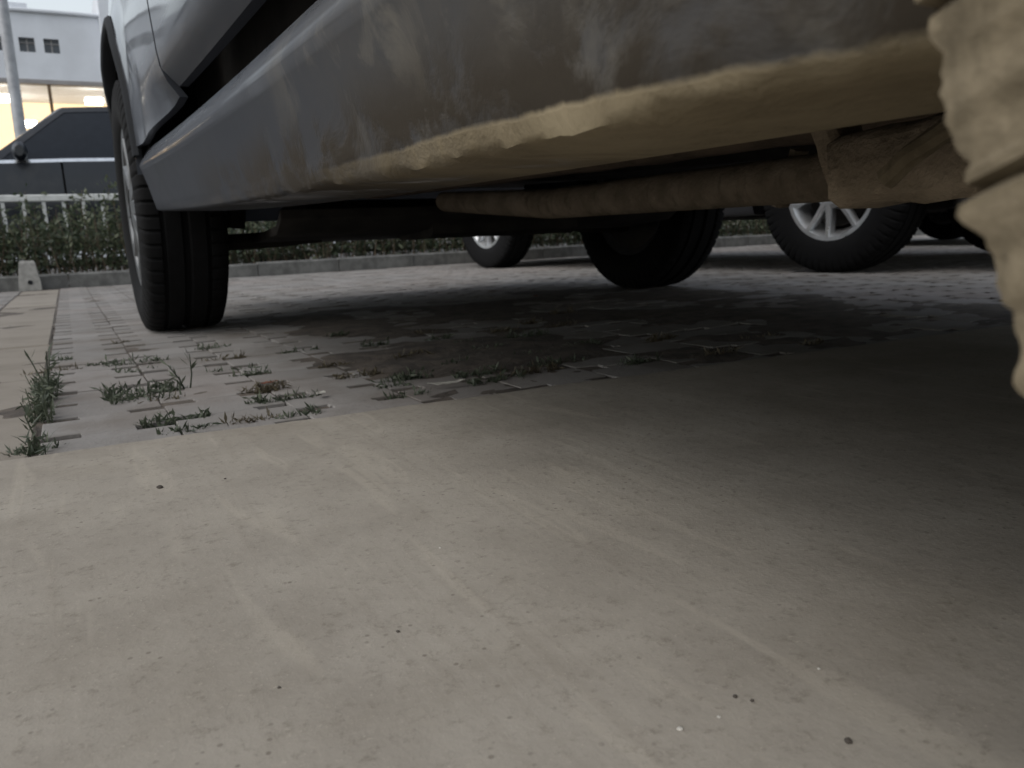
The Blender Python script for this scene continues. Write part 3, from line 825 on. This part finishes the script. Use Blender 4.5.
# wall of the upper floor, with real openings: cells between window edges
wins = []
wx0 = zx(-.372); ww = zx(.38); wp = zx(.60)
for i in range(-6, 3):
    if i == 2: continue
    wins.append((wx0 + wp * i, wx0 + wp * i + ww))
wz0, wz1 = zz(5.80), zz(6.18)
wall = MB()
wall.box(bx_a, bx_b, 0, .3, ZL, wz0); wall.box(bx_a, bx_b, 0, .3, wz1, ZT)
edges = sorted(wins); cur = bx_a
for a, b_ in edges:
    if a > cur: wall.box(cur, a, 0, .3, wz0, wz1)
    cur = b_
wall.box(cur, bx_b, 0, .3, wz0, wz1)
wo_ = wall.build('wall', 'facade', bd)
for a, b_ in edges:
    wn = MB().box(a, b_, .18, .2, wz0, wz1).build('window', 'winglass', bd)
    f = MB(); f.box((a + b_) / 2 - .02, (a + b_) / 2 + .02, .12, .178, wz0, wz1); f.box(a, b_, .13, .177, (wz0 + wz1) / 2 + .07, (wz0 + wz1) / 2 + .10)
    f.build('frame', 'trim', wn)
MB().box(bx_a, bx_b, -.12, .4, ZT, ZT + .12, .03).build('parapet', 'facade', bd)
MB().box(zx(-1.2), zx(-.05), .2, 3, ZT + .125, ZT + .36, .02).build('roof_box', 'facade', bd)
MB().box(zx(1.70), zx(3.2), -.6, 5, ZL + .01, zz(7.7), .02).build('stair_tower', 'facade', bd)
MB().box(bx_a, bx_b, -.05, .35, ZL - .16, ZL - .003, .01).build('fascia', 'trim', bd)
wg = MB().box(-48, bx_a - .02, 1.0, 9, 0, ZT - .3).build('unseen_wing', 'facade', bd)  # unseen unlit wing with windows, added to darken the car paint's reflections
for i in range(16):
    MB().box(-46.5 + 2.6 * i, -45.1 + 2.6 * i, .96, .99, wz0 - .4, wz1 + .3).build('window', 'winglass', bd)
MB().box(bx_a, bx_b, -.06, .3, 0, 1.3, .02).build('plinth', 'facade', bd)
MB().box(bx_a, bx_b, 5.9, 6.1, 0, ZL + .5).build('inner_wall', 'lit_wall', bd)
MB().box(bx_a, bx_b, .4, 5.9, ZL + .12, ZL + .2).build('ceiling', 'facade', bd)
MB().box(bx_a, bx_b, .4, 12, ZT - .1, ZT - .02).build('roof_slab', 'trim', bd)
for i in range(-2, 5):
    x = zx(.206) + i * zx(1.9)
    MB().box(x - .055, x + .055, -.02, .16, 1.303, ZL - .163).build('mullion', 'bronze', bd)
    pn = MB().box(x + .056, x + zx(1.9) - .056, .05, .07, 1.303, ZL - .163).build('pane', 'shop_glass', bd)
for i in range(-2, 4):
    for (yy, z_) in ((1.6, ZL - .32), (4.2, ZL - .85)):
        x = zx(1.30) * (1 + yy / BY) + i * zx(2.35) + (.5 if yy > 3 else 0)
        MB().box(x - .30, x + .30, yy - .3, yy + .3, z_ - .2, z_, .03).build('ceiling_lamp', 'lamp', bd)

# ------------------------------------------------------------------ weeds, litter, pebbles
random.seed(23)
def weed(name, pos, n, h, spread, label, broad=.4, mat='weed', tall=None):
    m = MB()
    for k in range(n):
        a = random.uniform(0, 2 * math.pi); b0 = Vector((random.uniform(-spread[0], spread[0]), random.uniform(-spread[1], spread[1]), -.012))
        hh = h * random.uniform(.45, 1.1); out = Vector((math.cos(a), math.sin(a), 0)) * hh * random.uniform(.15, .8)
        if random.random() < broad:
            tip = b0 + out * .5 + Vector((0, 0, hh * .8)); m.tube([b0, tip], [.0009, .0006], 3, False)
            for q in range(random.randint(3, 6)):
                d = (rv() + Vector((0, 0, .25))).normalized(); leaf(m, b0.lerp(tip, random.uniform(.3, 1)), random.uniform(.008, .018), random.uniform(.0009, .0022), d, rv())
        else:
            sd_ = Vector((-math.sin(a), math.cos(a), 0)) * random.uniform(.0012, .0024); pts = []
            for t in (0, .4, .75, 1): pts.append(b0 + out * t * t + Vector((0, 0, hh * t * (1.1 - .35 * t))))
            vs = []
            for p, ww_ in zip(pts, (1, .9, .55, .05)): vs += [p - sd_ * ww_, p + sd_ * ww_]
            m.add(vs, [(0, 1, 3, 2), (2, 3, 5, 4), (4, 5, 7, 6)])
    if tall:
        for (dx, dy, th, lx_) in tall:
            p = Vector((dx, dy, -.01)); q = p + Vector((lx_, 0, th)); m.tube([p, p.lerp(q, .5) + Vector((.003, 0, 0)), q], [.0016, .0012, .0007], 5, False)
            for j in range(9):
                t = random.uniform(.25, 1); leaf(m, p.lerp(q, t), random.uniform(.012, .024), .0018, (rv() * .7 + Vector((0, 0, .7))).normalized(), rv())
    o = m.build(name, mat); o.location = (pos[0], pos[1], 0); tag(o, label, 'weed', 'weeds in the paving joints'); return o
weed('weed_clump', (-.052, 1.30, 0), 120, .060, (.012, .13), 'largest weed clump, tall and feathery, in the leftmost paving joint', .55, tall=[(0, -.02, .09, .012), (.006, .05, .08, -.02), (-.006, .0, .075, .02)])
weed('weed_clump', (-.055, 1.03, 0), 45, .030, (.012, .05), 'dark stubby weed stump at the left edge of the concrete', .2, 'weed', tall=[(0, -.02, .05, -.006)])
weed('weed_clump', (.075, 1.29, 0), 120, .034, (.05, .05), 'wide leafy weed patch between the pavers left of the thin stalk', .6)
weed('weed_stalk', (.142, 1.31, 0), 10, .02, (.02, .01), 'thin upright weed stalk standing alone behind the leafy patch', .3, tall=[(0, 0, .062, .006), (-.004, .002, .048, -.022)])
slots = [(.095, 1.68, .05, .016), (.03, 1.72, .02, .014), (.10, 1.07, .045, .014), (.095, 1.0, .03, .012), (.25, 1.38, .035, .012), (.235, 1.20, .03, .018), (.245, 1.11, .05, .016), (.175, 1.0, .03, .012),
         (-.03, 1.85, .02, .012), (-.05, 1.50, .012, .02), (.43, 1.14, .04, .018), (.53, 1.03, .05, .016), (.60, 1.05, .05, .02), (.385, 1.36, .04, .012), (.39, 1.02, .03, .01),
         (.53, 1.36, .04, .014), (.68, 1.10, .05, .016), (.68, 1.33, .04, .014), (.09, 2.1, .02, .01), (.24, 1.60, .04, .012), (.39, 1.60, .04, .012), (.78, 1.02, .04, .014), (.83, 1.25, .04, .014), (.93, .99, .04, .014)]
cen = [k0 + PW * i for i in range(0, 9)]
for cx_ in cen:
    y = 1.0 - .03 * cx_
    while y < 1.9:
        if random.random() < .62 - .3 * (y - 1) and all(abs(cx_ - q[0]) + abs(y - q[1]) > .07 for q in slots) and math.hypot(cx_ - .26, y - 2.34) > .35:
            slots.append((cx_ + random.uniform(-.01, .01), y, random.uniform(.02, .05), random.uniform(.008, .02)))
        y += PL
WL = {(.095, 1.68): 'weed tuft in the slot just behind the leafy patch, nearest the front tyre', (.235, 1.20): 'weed tuft with a red-brown dry leaf lying on it',
      (.245, 1.11): 'wide weed tuft next to the small pale stone chip', (.43, 1.14): 'bushier weed tuft behind the long pale stone chip', (.53, 1.03): 'weed tuft at the right end of the long pale stone chip',
      (.10, 1.07): 'sparse weed tuft between the leafy patch and the concrete edge', (.60, 1.05): 'weed tuft at the concrete edge where the car shadow begins', (-.05, 1.50): 'small weed tuft behind the feathery clump in the leftmost joint'}
for (x, y, sx, h) in slots:
    weed('weed_tuft', (x, y, 0), int(40 + sx * 900), h * 1.5, (sx, .010), WL.get((x, y), 'low weed tuft filling a slot between two pavers'), .4, 'weed' if random.random() < .6 else 'weed_dry')
def blob(r, seed, flat=.6):
    bm = bmesh.new(); bmesh.ops.create_icosphere(bm, subdivisions=2, radius=r)
    for v in bm.verts:
        d = 1 + .35 * noise.noise(v.co / r * 1.1 + Vector((seed * 5.1, 0, 0))); v.co *= d; v.co.z *= flat
    me = bpy.data.meshes.new('pebble'); bm.to_mesh(me); bm.free(); return me
def gpt(px, py):
    d = M3 @ Vector(((px - 512) / 800, -(py - 384) / 800, -1)); t = (.006 - CAMH) / d.z
    return Vector((0, 0, CAMH)) + d * t
for i, (px, py, r) in enumerate([(160, 488, .0028), (848, 742, .0016), (735, 697, .0011), (752, 701, .0009), (398, 632, .001), (279, 688, .0008), (225, 479, .001)]):
    o = link('pebble', blob(r, i), 'pebble_dark', None, None, True, 80); p = gpt(px, py); o.location = p + Vector((0, 0, r * .35))
    tag(o, 'tiny dark pebble lying on the concrete', 'pebble', 'dark grit on the concrete')
for i, (px, py, r) in enumerate([(680, 729, .0013), (819, 669, .0009), (719, 717, .0009), (440, 548, .0009)]):
    o = link('pebble', blob(r, i + 30, .35), 'pebble_pale', None, None, True, 80); p = gpt(px, py); o.location = p + Vector((0, 0, r * .2))
    tag(o, 'tiny pale stone chip lying on the concrete', 'pebble', 'pale grit on the concrete')
def curl(name, pos, l, wd, mat, label, cat, rz):
    cols = []
    for i in range(9):
        t = -1 + 2 * i / 8; c = []
        for j in range(5):
            q = -1 + 2 * j / 4; ww_ = wd * (1 - abs(t) ** 2.2)
            c.append(Vector((t * l, q * ww_, .006 + .5 * l * .3 * t * t + .25 * ww_ * q * q + .002 * noise.noise((t * 3, q * 3, pos[0] * 9)))))
        cols.append(c)
    o = MB().add(*grid(cols, (0, 0, -.0008))).build(name, mat, None, None, True, 60); o.location = (pos[0], pos[1], 0); o.rotation_euler = (0, 0, rz)
    return tag(o, label, cat)
curl('dry_leaf', (.246, 1.225), .014, .007, 'leaf_dry', 'small curled red-brown dry leaf on the pavers', 'leaf', .3)
curl('dry_leaf', (1.35, 2.3), .016, .008, 'leaf_dry', 'dry brown leaf fallen beside the far front wheel of the muddy car', 'leaf', 1.1)
curl('stone_chip', (.452, 1.03), .028, .006, 'pebble_pale', 'long pale stone chip lying along the paving edge', 'stone', -.15)
curl('stone_chip', (.286, 1.085), .010, .006, 'pebble_pale', 'small pale stone chip beside the weed slot', 'stone', .8)
